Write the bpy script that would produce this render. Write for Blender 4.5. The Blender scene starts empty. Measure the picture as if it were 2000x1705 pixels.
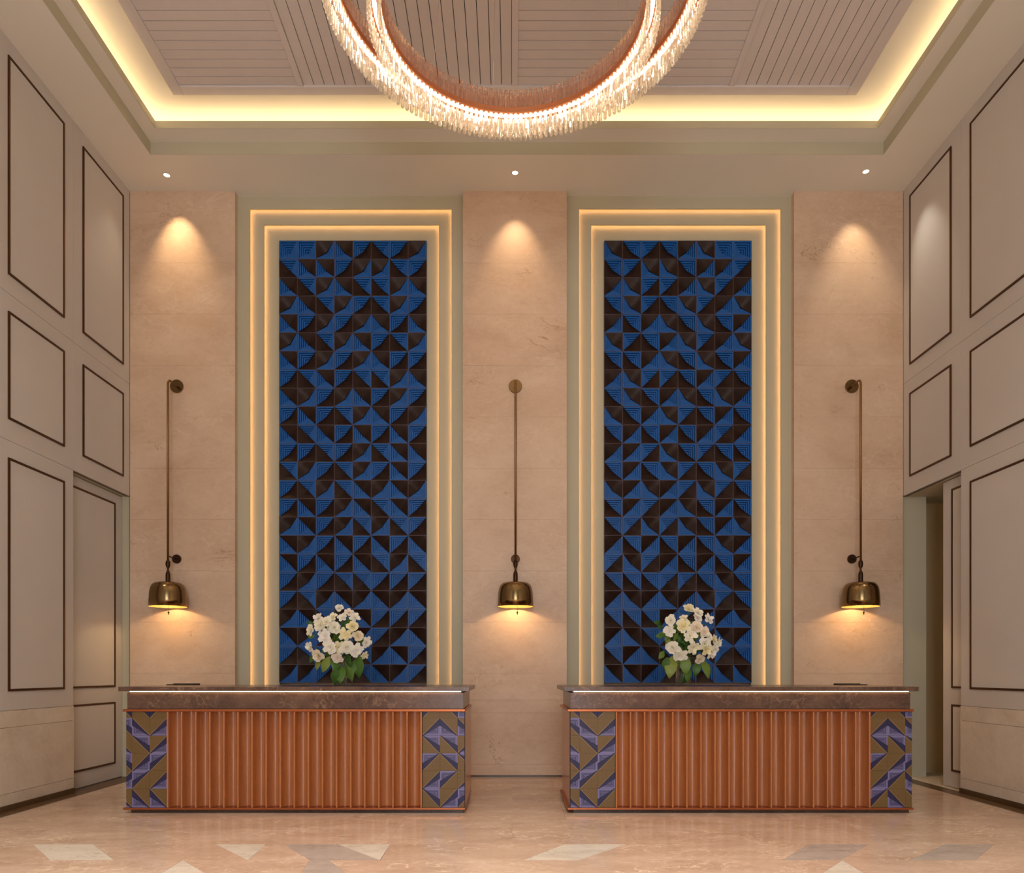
import bpy, math, random
from mathutils import Vector, Matrix

random.seed(7)
PI = math.pi
scene = bpy.context.scene
COL = scene.collection

# ------------------------------------------------------------------ camera, light, exposure
F = 1450.0            # focal length in pixels of the 2000 x 1705 frame
HZ = 1312.0           # horizon row
CH = 1.23             # camera height
cam_d = bpy.data.cameras.new('camera')
cam_d.sensor_fit = 'HORIZONTAL'
cam_d.sensor_width = 36.0
cam_d.lens = F / 2000.0 * 36.0
cam_d.shift_y = (HZ - 852.5) / 2000.0
cam_d.clip_end = 200
cam = bpy.data.objects.new('camera', cam_d)
cam.location = (0, 0, CH)
cam.rotation_euler = (PI / 2, 0, 0)
COL.objects.link(cam)
scene.camera = cam

scene.view_settings.view_transform = 'Standard'
scene.view_settings.look = 'None'
scene.view_settings.exposure = 0.0
scene.view_settings.gamma = 1.0
scene.view_settings.use_curve_mapping = False

world = bpy.data.worlds.new('world')
scene.world = world
world.use_nodes = True
bg = world.node_tree.nodes['Background']
bg.inputs[0].default_value = (1.0, 0.92, 0.84, 1)
bg.inputs[1].default_value = 0.25

scene.cycles.max_bounces = 10
scene.cycles.diffuse_bounces = 4
scene.cycles.glossy_bounces = 3
scene.cycles.transmission_bounces = 8
scene.cycles.transparent_max_bounces = 8
scene.cycles.use_adaptive_sampling = True
scene.cycles.adaptive_threshold = 0.045

def area(name, loc, rot, sx, sy, power, color):
    l = bpy.data.lights.new(name, 'AREA')
    l.shape = 'RECTANGLE'; l.size = sx; l.size_y = sy
    l.energy = power; l.color = color
    o = bpy.data.objects.new(name, l)
    o.location = loc; o.rotation_euler = rot
    COL.objects.link(o)
    return o

def spot(name, loc, target, power, color, angle, blend, radius=0.03, parent=None):
    l = bpy.data.lights.new(name, 'SPOT')
    l.energy = power; l.color = color
    l.spot_size = math.radians(angle); l.spot_blend = blend
    l.shadow_soft_size = radius
    o = bpy.data.objects.new(name, l)
    o.location = loc
    d = Vector(target) - Vector(loc)
    o.rotation_euler = d.to_track_quat('-Z', 'Y').to_euler()
    COL.objects.link(o)
    return o

# daylight coming in through the glazed entrance side of the lobby, behind the camera
area('entrance_daylight', (0.0, -3.9, 2.7), (PI / 2, 0, 0), 2.8, 4.8, 300, (0.88, 0.93, 1.0))

WARM = (1.0, 0.66, 0.33)

# ------------------------------------------------------------------ node helpers
def srgb(r, g, b):
    def f(c):
        c /= 255.0
        return c / 12.92 if c <= 0.04045 else ((c + 0.055) / 1.055) ** 2.4
    return (f(r), f(g), f(b), 1.0)

class NT:
    def __init__(self, name):
        self.m = bpy.data.materials.new(name)
        self.m.use_nodes = True
        self.t = self.m.node_tree
        self.t.nodes.clear()
        self.out = self.t.nodes.new('ShaderNodeOutputMaterial')
    def n(self, kind, **kw):
        nd = self.t.nodes.new(kind)
        for k, v in kw.items():
            setattr(nd, k, v)
        return nd
    def l(self, a, b):
        self.t.links.new(a, b)
    def put(self, sock, v):
        if hasattr(v, 'is_output') or isinstance(v, bpy.types.NodeSocket):
            self.l(v, sock)
        else:
            sock.default_value = v
    def math(self, op, a, b=0.0, c=None):
        nd = self.n('ShaderNodeMath', operation=op)
        self.put(nd.inputs[0], a); self.put(nd.inputs[1], b)
        if c is not None:
            self.put(nd.inputs[2], c)
        return nd.outputs[0]
    def mix(self, fac, a, b):
        nd = self.n('ShaderNodeMix', data_type='RGBA')
        self.put(nd.inputs[0], fac); self.put(nd.inputs[6], a); self.put(nd.inputs[7], b)
        return nd.outputs[2]
    def noise(self, vec, scale, detail=4, rough=0.55, dist=0.0, w=None):
        nd = self.n('ShaderNodeTexNoise')
        if w is not None:
            nd.noise_dimensions = '4D'
            self.put(nd.inputs['W'], w)
        if vec is not None:
            self.l(vec, nd.inputs['Vector'])
        nd.inputs['Scale'].default_value = scale
        nd.inputs['Detail'].default_value = detail
        nd.inputs['Roughness'].default_value = rough
        nd.inputs['Distortion'].default_value = dist
        return nd.outputs['Fac']
    def ramp(self, fac, stops):
        nd = self.n('ShaderNodeValToRGB')
        cr = nd.color_ramp
        while len(cr.elements) < len(stops):
            cr.elements.new(0.5)
        for e, (p, c) in zip(cr.elements, stops):
            e.position = p
            e.color = c if len(c) == 4 else (*c, 1)
        self.l(fac, nd.inputs[0])
        return nd.outputs[0]
    def scaled(self, vec, s):
        nd = self.n('ShaderNodeVectorMath', operation='MULTIPLY')
        self.l(vec, nd.inputs[0]); nd.inputs[1].default_value = s
        return nd.outputs[0]
    def bsdf(self, color, rough=0.5, metal=0.0, coat=0.0, spec=0.5, normal=None, trans=0.0, ior=1.45):
        p = self.n('ShaderNodeBsdfPrincipled')
        self.put(p.inputs['Base Color'], color)
        self.put(p.inputs['Roughness'], rough)
        p.inputs['Metallic'].default_value = metal
        p.inputs['Coat Weight'].default_value = coat
        p.inputs['Specular IOR Level'].default_value = spec
        p.inputs['Transmission Weight'].default_value = trans
        p.inputs['IOR'].default_value = ior
        if normal is not None:
            self.l(normal, p.inputs['Normal'])
        self.l(p.outputs[0], self.out.inputs[0])
        return p
    def bump(self, h, strength=0.1, dist=0.01):
        b = self.n('ShaderNodeBump')
        b.inputs['Strength'].default_value = strength
        b.inputs['Distance'].default_value = dist
        self.l(h, b.inputs['Height'])
        return b.outputs[0]
    def obj(self):
        return self.n('ShaderNodeTexCoord').outputs['Object']
    def rnd(self):
        return self.n('ShaderNodeObjectInfo').outputs['Random']

def paint(name, c, rough=0.6, var=0.06, scale=1.5):
    t = NT(name)
    f = t.noise(t.obj(), scale, 3)
    c2 = tuple(x * (1 - var) for x in c[:3]) + (1,)
    c1 = tuple(min(1, x * (1 + var)) for x in c[:3]) + (1,)
    fine = t.noise(t.obj(), 180, 2)
    t.bsdf(t.mix(f, c1, c2), rough, spec=0.35, normal=t.bump(fine, 0.04, 0.002))
    return t.m

def stone(name, base, light, dark, vein, rough, vscale=1.0, vein_amt=0.7, stretch=(1, 1, 1), crack=None, coat=0.0, vary=7.0):
    t = NT(name)
    vec = t.scaled(t.obj(), stretch)
    w = t.math('MULTIPLY', t.rnd(), vary)
    big = t.noise(vec, 1.1 * vscale, 6, 0.6, 0.6, w)
    col = t.ramp(big, [(0.28, dark), (0.5, base), (0.74, light)])
    fine = t.noise(vec, 14 * vscale, 6, 0.65, 0.3, w)
    col = t.mix(t.math('MULTIPLY', t.ramp(fine, [(0.42, (0, 0, 0)), (0.7, (1, 1, 1))]), 0.35), col, light)
    col = t.mix(t.math('MULTIPLY', t.ramp(fine, [(0.25, (1, 1, 1)), (0.45, (0, 0, 0))]), 0.5), col, dark)
    for sc_, dist, wid, amt, dw in ((1.5 * vscale, 1.4, 0.012, 1.0, 0.0), (3.2 * vscale, 1.0, 0.014, 0.55, 3.3)):
        n1 = t.noise(vec, sc_, 5, 0.55, dist, t.math('ADD', w, dw))
        ridge = t.math('ABSOLUTE', t.math('SUBTRACT', n1, 0.5))
        mask = t.ramp(ridge, [(0.0, (1, 1, 1)), (wid, (0.25, 0.25, 0.25)), (wid * 2.2, (0, 0, 0))])
        gate = t.ramp(t.noise(vec, 0.9 * vscale, 3, 0.5, 0, t.math('ADD', w, 9.0 + dw)), [(0.45, (0, 0, 0)), (0.62, (1, 1, 1))])
        col = t.mix(t.math('MULTIPLY', t.math('MULTIPLY', mask, gate), vein_amt * amt), col, vein)
    if crack:
        n2 = t.noise(vec, 1.0 * vscale, 6, 0.65, 0.8, t.math('ADD', w, 21.0))
        r2 = t.math('ABSOLUTE', t.math('SUBTRACT', n2, 0.47))
        m2 = t.ramp(r2, [(0.0, (1, 1, 1)), (0.007, (0, 0, 0))])
        g2 = t.ramp(t.noise(vec, 1.7 * vscale, 2, 0.5, 0, t.math('ADD', w, 30.0)), [(0.57, (0, 0, 0)), (0.66, (1, 1, 1))])
        col = t.mix(t.math('MULTIPLY', t.math('MULTIPLY', m2, g2), 0.6), col, crack)
    r = t.math('ADD', rough, t.math('MULTIPLY', fine, 0.06))
    t.bsdf(col, r, spec=0.5, coat=coat)
    return t.m

def metal(name, c, rough, brushed=None):
    t = NT(name)
    if brushed:
        f = t.noise(t.scaled(t.obj(), brushed), 6, 4)
        c2 = tuple(x * 0.65 for x in c[:3]) + (1,)
        t.bsdf(t.mix(f, c, c2), t.math('ADD', rough - 0.05, t.math('MULTIPLY', f, 0.1)), metal=1.0)
    else:
        f = t.noise(t.obj(), 25, 3)
        c2 = tuple(x * 0.85 for x in c[:3]) + (1,)
        t.bsdf(t.mix(f, c, c2), rough, metal=1.0)
    return t.m

def emit(name, c, s):
    t = NT(name)
    e = t.n('ShaderNodeEmission')
    e.inputs[0].default_value = (*c[:3], 1); e.inputs[1].default_value = s
    t.l(e.outputs[0], t.out.inputs[0])
    return t.m

M = {}
M['wall'] = paint('wall_paint', srgb(203, 197, 189), 0.55)
M['wall_gap'] = paint('wall_joint', srgb(120, 108, 94), 0.8)
M['panel'] = paint('panel_paint', srgb(206, 200, 192), 0.5)
M['niche'] = paint('niche_paint', srgb(193, 186, 160), 0.6, 0.03)
M['alcove'] = paint('alcove_paint', srgb(222, 196, 148), 0.6, 0.03)
M['ceil'] = paint('ceiling_paint', srgb(229, 225, 213), 0.7, 0.03)
M['board'] = paint('ceiling_board_paint', srgb(216, 208, 203), 0.55, 0.05, 6)
M['board_gap'] = paint('ceiling_gap', srgb(70, 58, 50), 0.8)
M['bronze'] = metal('bronze_trim', srgb(104, 72, 44), 0.42)
M['travertine'] = stone('pier_stone', srgb(213, 184, 156), srgb(224, 198, 172), srgb(199, 167, 138), srgb(234, 212, 190), 0.42, 1.1, 0.45, (1, 1, 1.6), srgb(150, 98, 60), vary=0.25)
M['wainscot'] = stone('wainscot_stone', srgb(216, 202, 182), srgb(226, 214, 196), srgb(198, 182, 160), srgb(234, 224, 208), 0.4, 2.0, 0.35)
M['floor'] = stone('floor_marble', srgb(196, 163, 137), srgb(212, 182, 157), srgb(176, 141, 115), srgb(236, 208, 178), 0.13, 1.7, 1.0, (1.0, 1.9, 1), vary=0.6)
M['inlay_white'] = stone('white_marble', srgb(214, 198, 178), srgb(226, 212, 194), srgb(194, 176, 156), srgb(150, 140, 132), 0.16, 3.0, 0.6, (1, 2, 1))
M['inlay_grey'] = stone('grey_marble', srgb(172, 154, 140), srgb(188, 172, 158), srgb(150, 134, 124), srgb(200, 184, 164), 0.16, 3.0, 0.5, (1, 2, 1))
M['dark_strip'] = stone('dark_border_marble', srgb(88, 64, 38), srgb(102, 76, 48), srgb(70, 50, 30), srgb(120, 92, 60), 0.3, 3.0, 0.3)
M['dark_stone'] = stone('counter_marble', srgb(92, 66, 52), srgb(118, 90, 74), srgb(62, 43, 34), srgb(176, 140, 112), 0.22, 3.2, 0.45)
M['brass'] = metal('aged_brass', srgb(150, 122, 82), 0.2, (40, 40, 0.2))
M['brass_rod'] = metal('brass_rod_metal', srgb(150, 112, 72), 0.35)
M['shade_in'] = paint('shade_lining', srgb(176, 140, 84), 0.5)
M['dark_metal'] = metal('dark_bronze_metal', srgb(78, 54, 38), 0.4)
M['copper'] = metal('copper_band', srgb(236, 160, 112), 0.5)
M['copper_trim'] = metal('copper_trim_metal', srgb(176, 104, 68), 0.35)
M['wire'] = metal('steel_wire', srgb(225, 205, 180), 0.3)
M['plinth'] = stone('plinth_stone', srgb(60, 42, 34), srgb(84, 62, 50), srgb(40, 28, 24), srgb(130, 100, 80), 0.25, 5.0, 0.4)
M['black'] = paint('black_plastic', srgb(28, 24, 22), 0.4)
M['led_frame'] = emit('led_niche', (1.0, 0.50, 0.20), 15)
M['led_cove'] = emit('led_cove', (1.0, 0.71, 0.39), 19)
M['led_counter'] = emit('led_counter', (1.0, 0.72, 0.42), 12)
M['led_ring'] = emit('led_ring', (1.0, 0.88, 0.74), 24)
M['lens'] = emit('downlight_lens', (1.0, 0.85, 0.65), 6)
M['bulb'] = emit('bulb_glow', (1.0, 0.75, 0.42), 20)
M['white_trim'] = paint('downlight_trim', srgb(225, 215, 200), 0.5)

def wood_mat():
    t = NT('flute_wood')
    v = t.scaled(t.obj(), (9, 9, 0.7))
    w = t.math('MULTIPLY', t.rnd(), 5)
    f = t.noise(v, 4, 6, 0.6, 0.5, w)
    col = t.ramp(f, [(0.3, srgb(164, 98, 56)), (0.5, srgb(174, 106, 60)), (0.72, srgb(184, 116, 68))])
    t.bsdf(col, 0.3, coat=0.4)
    return t.m
M['wood'] = wood_mat()

def glaze(name, c, rough, var):
    t = NT(name)
    f = t.noise(t.obj(), 20, 3, 0.5, 0, t.math('MULTIPLY', t.rnd(), 9))
    c2 = tuple(x * (1 - var) for x in c[:3]) + (1,)
    t.bsdf(t.mix(f, c, c2), rough, spec=0.4)
    return t.m
M['tile_blue'] = glaze('tile_blue_glaze', srgb(28, 98, 176), 0.42, 0.25)
M['tile_brown'] = glaze('tile_brown_glaze', srgb(46, 24, 14), 0.5, 0.35)
M['tile_rim'] = glaze('tile_rim_glaze', srgb(96, 78, 84), 0.4, 0.3)

def print_mat():
    t = NT('printed_tile')
    uv = t.n('ShaderNodeUVMap'); uv.uv_map = 'UVMap'
    sp = t.n('ShaderNodeSeparateXYZ'); t.l(uv.outputs[0], sp.inputs[0])
    u, v = sp.outputs[0], sp.outputs[1]
    blue = t.math('LESS_THAN', t.math('ADD', u, v), 1.0)
    lav = t.math('LESS_THAN', t.math('ADD', t.math('DIVIDE', u, 0.92), t.math('DIVIDE', v, 0.56)), 1.0)
    m = t.math('MINIMUM', u, v)
    solid = t.math('LESS_THAN', m, 0.085)
    strp = t.math('GREATER_THAN', t.math('FRACT', t.math('MULTIPLY', m, 15.0)), 0.56)
    edge = t.math('LESS_THAN', m, 0.02)
    ls = t.math('MAXIMUM', solid, strp)
    olive = srgb(98, 76, 46)
    d = t.math('MULTIPLY', t.math('SINE', t.math('MULTIPLY', u, 2 * PI * 15)), t.math('SINE', t.math('MULTIPLY', v, 2 * PI * 15)))
    dots = t.math('GREATER_THAN', d, 0.45)
    col = t.mix(dots, olive, srgb(146, 116, 66))
    col_b = t.mix(t.math('MULTIPLY', lav, ls), srgb(42, 39, 72), srgb(122, 117, 158))
    col = t.mix(blue, col, col_b)
    line = t.math('LESS_THAN', t.math('ABSOLUTE', t.math('SUBTRACT', t.math('ADD', u, v), 1.02)), 0.016)
    col = t.mix(line, col, srgb(160, 128, 84))
    t.bsdf(col, 0.45, spec=0.4)
    return t.m
M['print'] = print_mat()
M['grout'] = paint('tile_grout', srgb(58, 46, 36), 0.8)

def crystal_mat(name, tint, body):
    t = NT(name)
    g = t.n('ShaderNodeBsdfGlass'); g.inputs['Color'].default_value = tint
    g.inputs['Roughness'].default_value = 0.03; g.inputs['IOR'].default_value = 1.5
    tr = t.n('ShaderNodeBsdfTransparent'); tr.inputs[0].default_value = tint
    d = t.n('ShaderNodeBsdfTranslucent'); d.inputs[0].default_value = body
    df = t.n('ShaderNodeBsdfDiffuse'); df.inputs[0].default_value = body
    m0 = t.n('ShaderNodeMixShader'); m0.inputs[0].default_value = 0.5
    t.l(d.outputs[0], m0.inputs[1]); t.l(df.outputs[0], m0.inputs[2])
    m1 = t.n('ShaderNodeMixShader'); m1.inputs[0].default_value = 0.35
    t.l(g.outputs[0], m1.inputs[1]); t.l(tr.outputs[0], m1.inputs[2])
    m2 = t.n('ShaderNodeMixShader')
    f = t.noise(t.scaled(t.obj(), (1, 1, 1)), 30, 2, 0.5, 0, t.math('MULTIPLY', t.rnd(), 9))
    t.l(t.math('MULTIPLY', f, 0.5), m2.inputs[0])
    t.l(m1.outputs[0], m2.inputs[1]); t.l(m0.outputs[0], m2.inputs[2])
    t.l(m2.outputs[0], t.out.inputs[0])
    return t.m
M['crystal'] = crystal_mat('crystal_clear', (1, 0.97, 0.92, 1), (0.95, 0.85, 0.7, 1))
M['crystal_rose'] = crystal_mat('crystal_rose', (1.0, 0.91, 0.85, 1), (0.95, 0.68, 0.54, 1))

def glass_mat():
    t = NT('clear_glass')
    g = t.n('ShaderNodeBsdfGlossy'); g.inputs['Roughness'].default_value = 0.03
    tr = t.n('ShaderNodeBsdfTransparent'); tr.inputs[0].default_value = (0.93, 0.97, 0.96, 1)
    lw = t.n('ShaderNodeLayerWeight'); lw.inputs[0].default_value = 0.3
    mx = t.n('ShaderNodeMixShader')
    t.l(t.math('ADD', t.math('MULTIPLY', lw.outputs['Facing'], 0.55), 0.04), mx.inputs[0])
    t.l(tr.outputs[0], mx.inputs[1]); t.l(g.outputs[0], mx.inputs[2])
    t.l(mx.outputs[0], t.out.inputs[0])
    return t.m
M['glass'] = glass_mat()

def petal_mat():
    t = NT('petal')
    r = t.rnd()
    col = t.ramp(r, [(0.0, srgb(252, 250, 244)), (0.5, srgb(252, 248, 232)), (0.75, srgb(250, 241, 200)), (0.9, srgb(251, 238, 228)), (1.0, srgb(252, 250, 246))])
    f = t.noise(t.obj(), 40, 3)
    col = t.mix(t.math('MULTIPLY', f, 0.15), col, srgb(236, 220, 150))
    p = t.bsdf(col, 0.6, spec=0.3)
    tl = t.n('ShaderNodeBsdfTranslucent'); t.l(col, tl.inputs[0])
    mx = t.n('ShaderNodeMixShader'); mx.inputs[0].default_value = 0.25
    t.l(p.outputs[0], mx.inputs[1]); t.l(tl.outputs[0], mx.inputs[2])
    t.l(mx.outputs[0], t.out.inputs[0])
    return t.m
M['petal'] = petal_mat()

def leaf_mat():
    t = NT('leaf')
    r = t.rnd()
    col = t.ramp(r, [(0.0, srgb(58, 94, 36)), (0.5, srgb(84, 122, 48)), (0.85, srgb(120, 144, 62)), (1.0, srgb(160, 164, 76))])
    p = t.bsdf(col, 0.4, spec=0.4)
    tl = t.n('ShaderNodeBsdfTranslucent'); t.l(col, tl.inputs[0])
    mx = t.n('ShaderNodeMixShader'); mx.inputs[0].default_value = 0.2
    t.l(p.outputs[0], mx.inputs[1]); t.l(tl.outputs[0], mx.inputs[2])
    t.l(mx.outputs[0], t.out.inputs[0])
    return t.m
M['leaf'] = leaf_mat()

# ------------------------------------------------------------------ mesh helpers
class MB:
    def __init__(self):
        self.v = []; self.f = []; self.mi = []; self.sm = []
    def add(self, verts, faces, mi=0, smooth=False):
        b = len(self.v)
        self.v += [tuple(p) for p in verts]
        for f in faces:
            self.f.append(tuple(b + i for i in f)); self.mi.append(mi); self.sm.append(smooth)
        return self
    def box(self, x0, x1, y0, y1, z0, z1, mi=0):
        v = [(x0, y0, z0), (x1, y0, z0), (x1, y1, z0), (x0, y1, z0), (x0, y0, z1), (x1, y0, z1), (x1, y1, z1), (x0, y1, z1)]
        f = [(0, 3, 2, 1), (4, 5, 6, 7), (0, 1, 5, 4), (1, 2, 6, 5), (2, 3, 7, 6), (3, 0, 4, 7)]
        return self.add(v, f, mi)
    def quad(self, a, b, c, d, mi=0):
        return self.add([a, b, c, d], [(0, 1, 2, 3)], mi)
    def prism(self, poly, z0, z1, mi=0):      # poly: (x, y) counter-clockwise
        n = len(poly)
        v = [(x, y, z0) for x, y in poly] + [(x, y, z1) for x, y in poly]
        f = [tuple(reversed(range(n))), tuple(range(n, 2 * n))] + [(i, (i + 1) % n, n + (i + 1) % n, n + i) for i in range(n)]
        return self.add(v, f, mi)
    def lathe(self, prof, cx=0, cy=0, n=32, mi=0, smooth=True):
        v = []; f = []
        for r, z in prof:
            for k in range(n):
                a = 2 * PI * k / n
                v.append((cx + r * math.cos(a), cy + r * math.sin(a), z))
        for i in range(len(prof) - 1):
            for k in range(n):
                k2 = (k + 1) % n
                f.append((i * n + k, i * n + k2, (i + 1) * n + k2, (i + 1) * n + k))
        return self.add(v, f, mi, smooth)
    def tube(self, pts, r, n=10, mi=0, cap=True):
        pts = [Vector(p) for p in pts]
        v = []; f = []
        up = None
        for i, p in enumerate(pts):
            d = (pts[min(i + 1, len(pts) - 1)] - pts[max(i - 1, 0)]).normalized()
            if up is None:
                up = d.orthogonal().normalized()
            up = (up - d * up.dot(d)).normalized()
            s = d.cross(up)
            rr = r[i] if isinstance(r, (list, tuple)) else r
            for k in range(n):
                a = 2 * PI * k / n
                v.append(p + (up * math.cos(a) + s * math.sin(a)) * rr)
        for i in range(len(pts) - 1):
            for k in range(n):
                k2 = (k + 1) % n
                f.append((i * n + k, i * n + k2, (i + 1) * n + k2, (i + 1) * n + k))
        self.add(v, f, mi, True)
        if cap:
            b = len(self.v) - len(v)
            self.f.append(tuple(b + k for k in reversed(range(n)))); self.mi.append(mi); self.sm.append(False)
            e = b + (len(pts) - 1) * n
            self.f.append(tuple(e + k for k in range(n))); self.mi.append(mi); self.sm.append(False)
        return self
    def mesh(self, name, mats):
        me = bpy.data.meshes.new(name)
        me.from_pydata(self.v, [], self.f)
        for m in mats:
            me.materials.append(M[m])
        me.polygons.foreach_set('material_index', self.mi)
        me.polygons.foreach_set('use_smooth', self.sm)
        me.update()
        return me

def link(name, me, parent=None, loc=None, rot=None, **props):
    o = bpy.data.objects.new(name, me)
    COL.objects.link(o)
    if parent is not None:
        o.parent = parent
    if loc is not None:
        o.location = loc
    if rot is not None:
        o.rotation_euler = rot
    for k, v in props.items():
        o[k] = v
    return o

def mk(name, mb, mats, parent=None, loc=None, rot=None, bevel=0.0, **props):
    if isinstance(mats, str):
        mats = [mats]
    o = link(name, mb.mesh(name, mats), parent, loc, rot, **props)
    if bevel:
        b = o.modifiers.new('bevel', 'BEVEL'); b.width = bevel; b.segments = 2; b.limit_method = 'ANGLE'; b.angle_limit = 0.7
    return o

def empty(name, loc=(0, 0, 0), **props):
    o = link(name, None, None, loc, **props)
    o.empty_display_size = 0.1
    return o

def px2x(px, Y): return (px - 1000.0) * Y / F
def px2z(py, Y): return CH + (HZ - py) * Y / F

# ------------------------------------------------------------------ room constants
XL, XR = -4.47, 4.575
YB = 8.68                 # face of the stone piers
YN = 8.77                 # face of the niche wall
ZC = 6.85                 # soffit
Y0 = -4.0                 # open entrance end of the lobby

# ------------------------------------------------------------------ floor
floor = mk('floor', MB().box(XL - 1.4, XR + 1.6, Y0 - 2, 9.3, -0.14, -0.012), 'floor', kind='structure')
G = 0.0008
def slab(poly, mat, name='floor_slab'):
    cx = sum(p[0] for p in poly) / len(poly); cy = sum(p[1] for p in poly) / len(poly)
    sh = []
    for x, y in poly:
        d = math.hypot(x - cx, y - cy) or 1
        sh.append((x - (x - cx) / d * G, y - (y - cy) / d * G))
    a = sum(sh[i][0] * sh[(i + 1) % len(sh)][1] - sh[(i + 1) % len(sh)][0] * sh[i][1] for i in range(len(sh)))
    if a < 0:
        sh.reverse()
    return mk(name, MB().prism(sh, -0.012, 0.0), mat, floor)

XLF, XRF = XL + 0.16, XR - 0.16     # inside the dark border
YR = [8.78, 7.96, 7.07, 6.18, 5.292]
for r in range(4):
    ya, yb = YR[r + 1], YR[r]
    off = 0.0 if r % 2 == 1 else 0.45
    xs = [XLF] + [x for x in [off + 0.9 * k for k in range(-6, 7)] if XLF + 0.1 < x < XRF - 0.1] + [XRF]
    for a, b in zip(xs[:-1], xs[1:]):
        slab([(a, ya), (b, ya), (b, yb), (a, yb)], 'floor')
def band(ya, yb, items):
    """ya near, yb far; items: (mat, far0, far1, near0, near1) in pixels; plain marble fills the rest"""
    pa = HZ + CH * F / ya; pb = HZ + CH * F / yb
    far_x, near_x = XLF, XLF
    for m, f0, f1, n0, n1 in items:
        f0, f1 = px2x(f0, yb), px2x(f1, yb); n0, n1 = px2x(n0, ya), px2x(n1, ya)
        poly = [(near_x, ya), (n0, ya), (f0, yb), (far_x, yb)]
        if f0 - far_x > 0.02 or n0 - near_x > 0.02:
            q = [poly[0]]
            for p in poly[1:]:
                if math.dist(p, q[-1]) > 0.004: q.append(p)
            if math.dist(q[0], q[-1]) < 0.004: q.pop()
            if len(q) > 2: slab(q, 'floor')
        poly = [(n0, ya), (n1, ya), (f1, yb), (f0, yb)]
        q = [poly[0]]
        for p in poly[1:]:
            if math.dist(p, q[-1]) > 0.004: q.append(p)
        slab(q, m, 'inlay')
        far_x, near_x = f1, n1
    slab([(near_x, ya), (XRF, ya), (XRF, yb), (far_x, yb)], 'floor')
band(4.847, 5.292, [('inlay_white', 64, 182, 98, 223), ('inlay_white', 422, 520, 484, 484.4), ('inlay_grey', 555, 660, 605, 742),
                    ('inlay_white', 660, 762, 742, 743), ('inlay_white', 1102, 1222, 1022, 1130), ('inlay_grey', 1580, 1697, 1528, 1642),
                    ('inlay_grey', 1845, 1942, 1778, 1905)])
band(4.402, 4.847, [('inlay_white', 356, 356.5, 297, 420), ('inlay_grey', 605, 642, 580, 690), ('inlay_white', 1645, 1645.5, 1588, 1706)])
for k in range(3):
    ya, yb = 4.402 - 0.9 * (k + 1), 4.402 - 0.9 * k
    xs = [XLF] + [-3.6 + 0.9 * i + (0.45 if k % 2 else 0) for i in range(9) if XLF + .1 < -3.6 + 0.9 * i + (0.45 if k % 2 else 0) < XRF - .1] + [XRF]
    for a, b in zip(xs[:-1], xs[1:]):
        slab([(a, ya), (b, ya), (b, yb), (a, yb)], 'floor')
slab([(XLF, Y0), (XRF, Y0), (XRF, 1.702), (XLF, 1.702)], 'floor')
mk('border_strip', MB().box(XL - 0.2, XLF - 0.001, Y0, 8.8, -0.012, 0.0), 'dark_strip', floor)
mk('border_strip', MB().box(XRF + 0.001, XR + 0.02, Y0, 8.8, -0.012, 0.0), 'dark_strip', floor)
mk('threshold_slab', MB().box(XR + 0.021, XR + 1.4, 6.9, 9.1, -0.012, 0.0), 'wainscot', floor)

# ------------------------------------------------------------------ back wall with niches and stone piers
wall_back = mk('wall_back', MB().box(XL - 0.4, XR + 0.28, 8.99, 9.05, 0, 7.0), 'niche', kind='structure')
L1, L2 = 8.824, 8.92
NICHES = [
    dict(x0=-3.273, x1=-0.581, a=(-3.097, -0.714, 6.698), b=(-2.947, -0.869, 6.5415), tx=-1.898),
    dict(x0=0.636, x1=3.336, a=(0.793, 3.176, 6.700), b=(0.942, 3.020, 6.5415), tx=1.978),
]
def frame_plate(x0, x1, ya, yb, op, ztop, name):
    ox0, ox1, oz = op
    m = MB()
    m.box(x0, ox0, ya, yb, 0, ztop)
    m.box(ox1, x1, ya, yb, 0, ztop)
    m.box(ox0, ox1, ya, yb, oz, ztop)
    return mk(name, m, 'niche', wall_back)
def led_u(op, y, out, w, z0, parent, ydir):
    """LED strip running round the opening, fixed to the hidden back of the frame lip"""
    ox0, ox1, oz = op
    a0, a1 = ox0 - out - w, ox0 - out
    b0, b1 = ox1 + out, ox1 + out + w
    t0, t1 = oz + out, oz + out + w
    m = MB()
    for (xa, xb, za, zb) in ((a0, a1, z0, t1), (b0, b1, z0, t1), (a1, b0, t0, t1)):
        m.quad((xa, y, za), (xa, y, zb), (xb, y, zb), (xb, y, za))
    return mk('led_strip', m, 'led_frame', parent, label='warm glowing strip behind the frame lip')
for nc in NICHES:
    p0 = frame_plate(nc['x0'] - 0.02, nc['x1'] + 0.02, YN, YN + 0.015, nc['a'], ZC + 0.02, 'niche_frame')
    led_u(nc['a'], YN + 0.0165, 0.004, 0.008, 0.6, p0, 1)
    p1 = frame_plate(nc['x0'] - 0.02, nc['x1'] + 0.02, L1, L1 + 0.015, nc['b'], ZC + 0.02, 'niche_frame')
    led_u(nc['b'], L1 + 0.0165, 0.004, 0.008, 0.6, p1, 1)
    w2 = 4 * 0.2197 + 0.001
    frame_plate(nc['x0'] - 0.02, nc['x1'] + 0.02, 8.876, 8.896, (nc['tx'] - w2, nc['tx'] + w2, 6.371), ZC + 0.02, 'niche_back')

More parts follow.
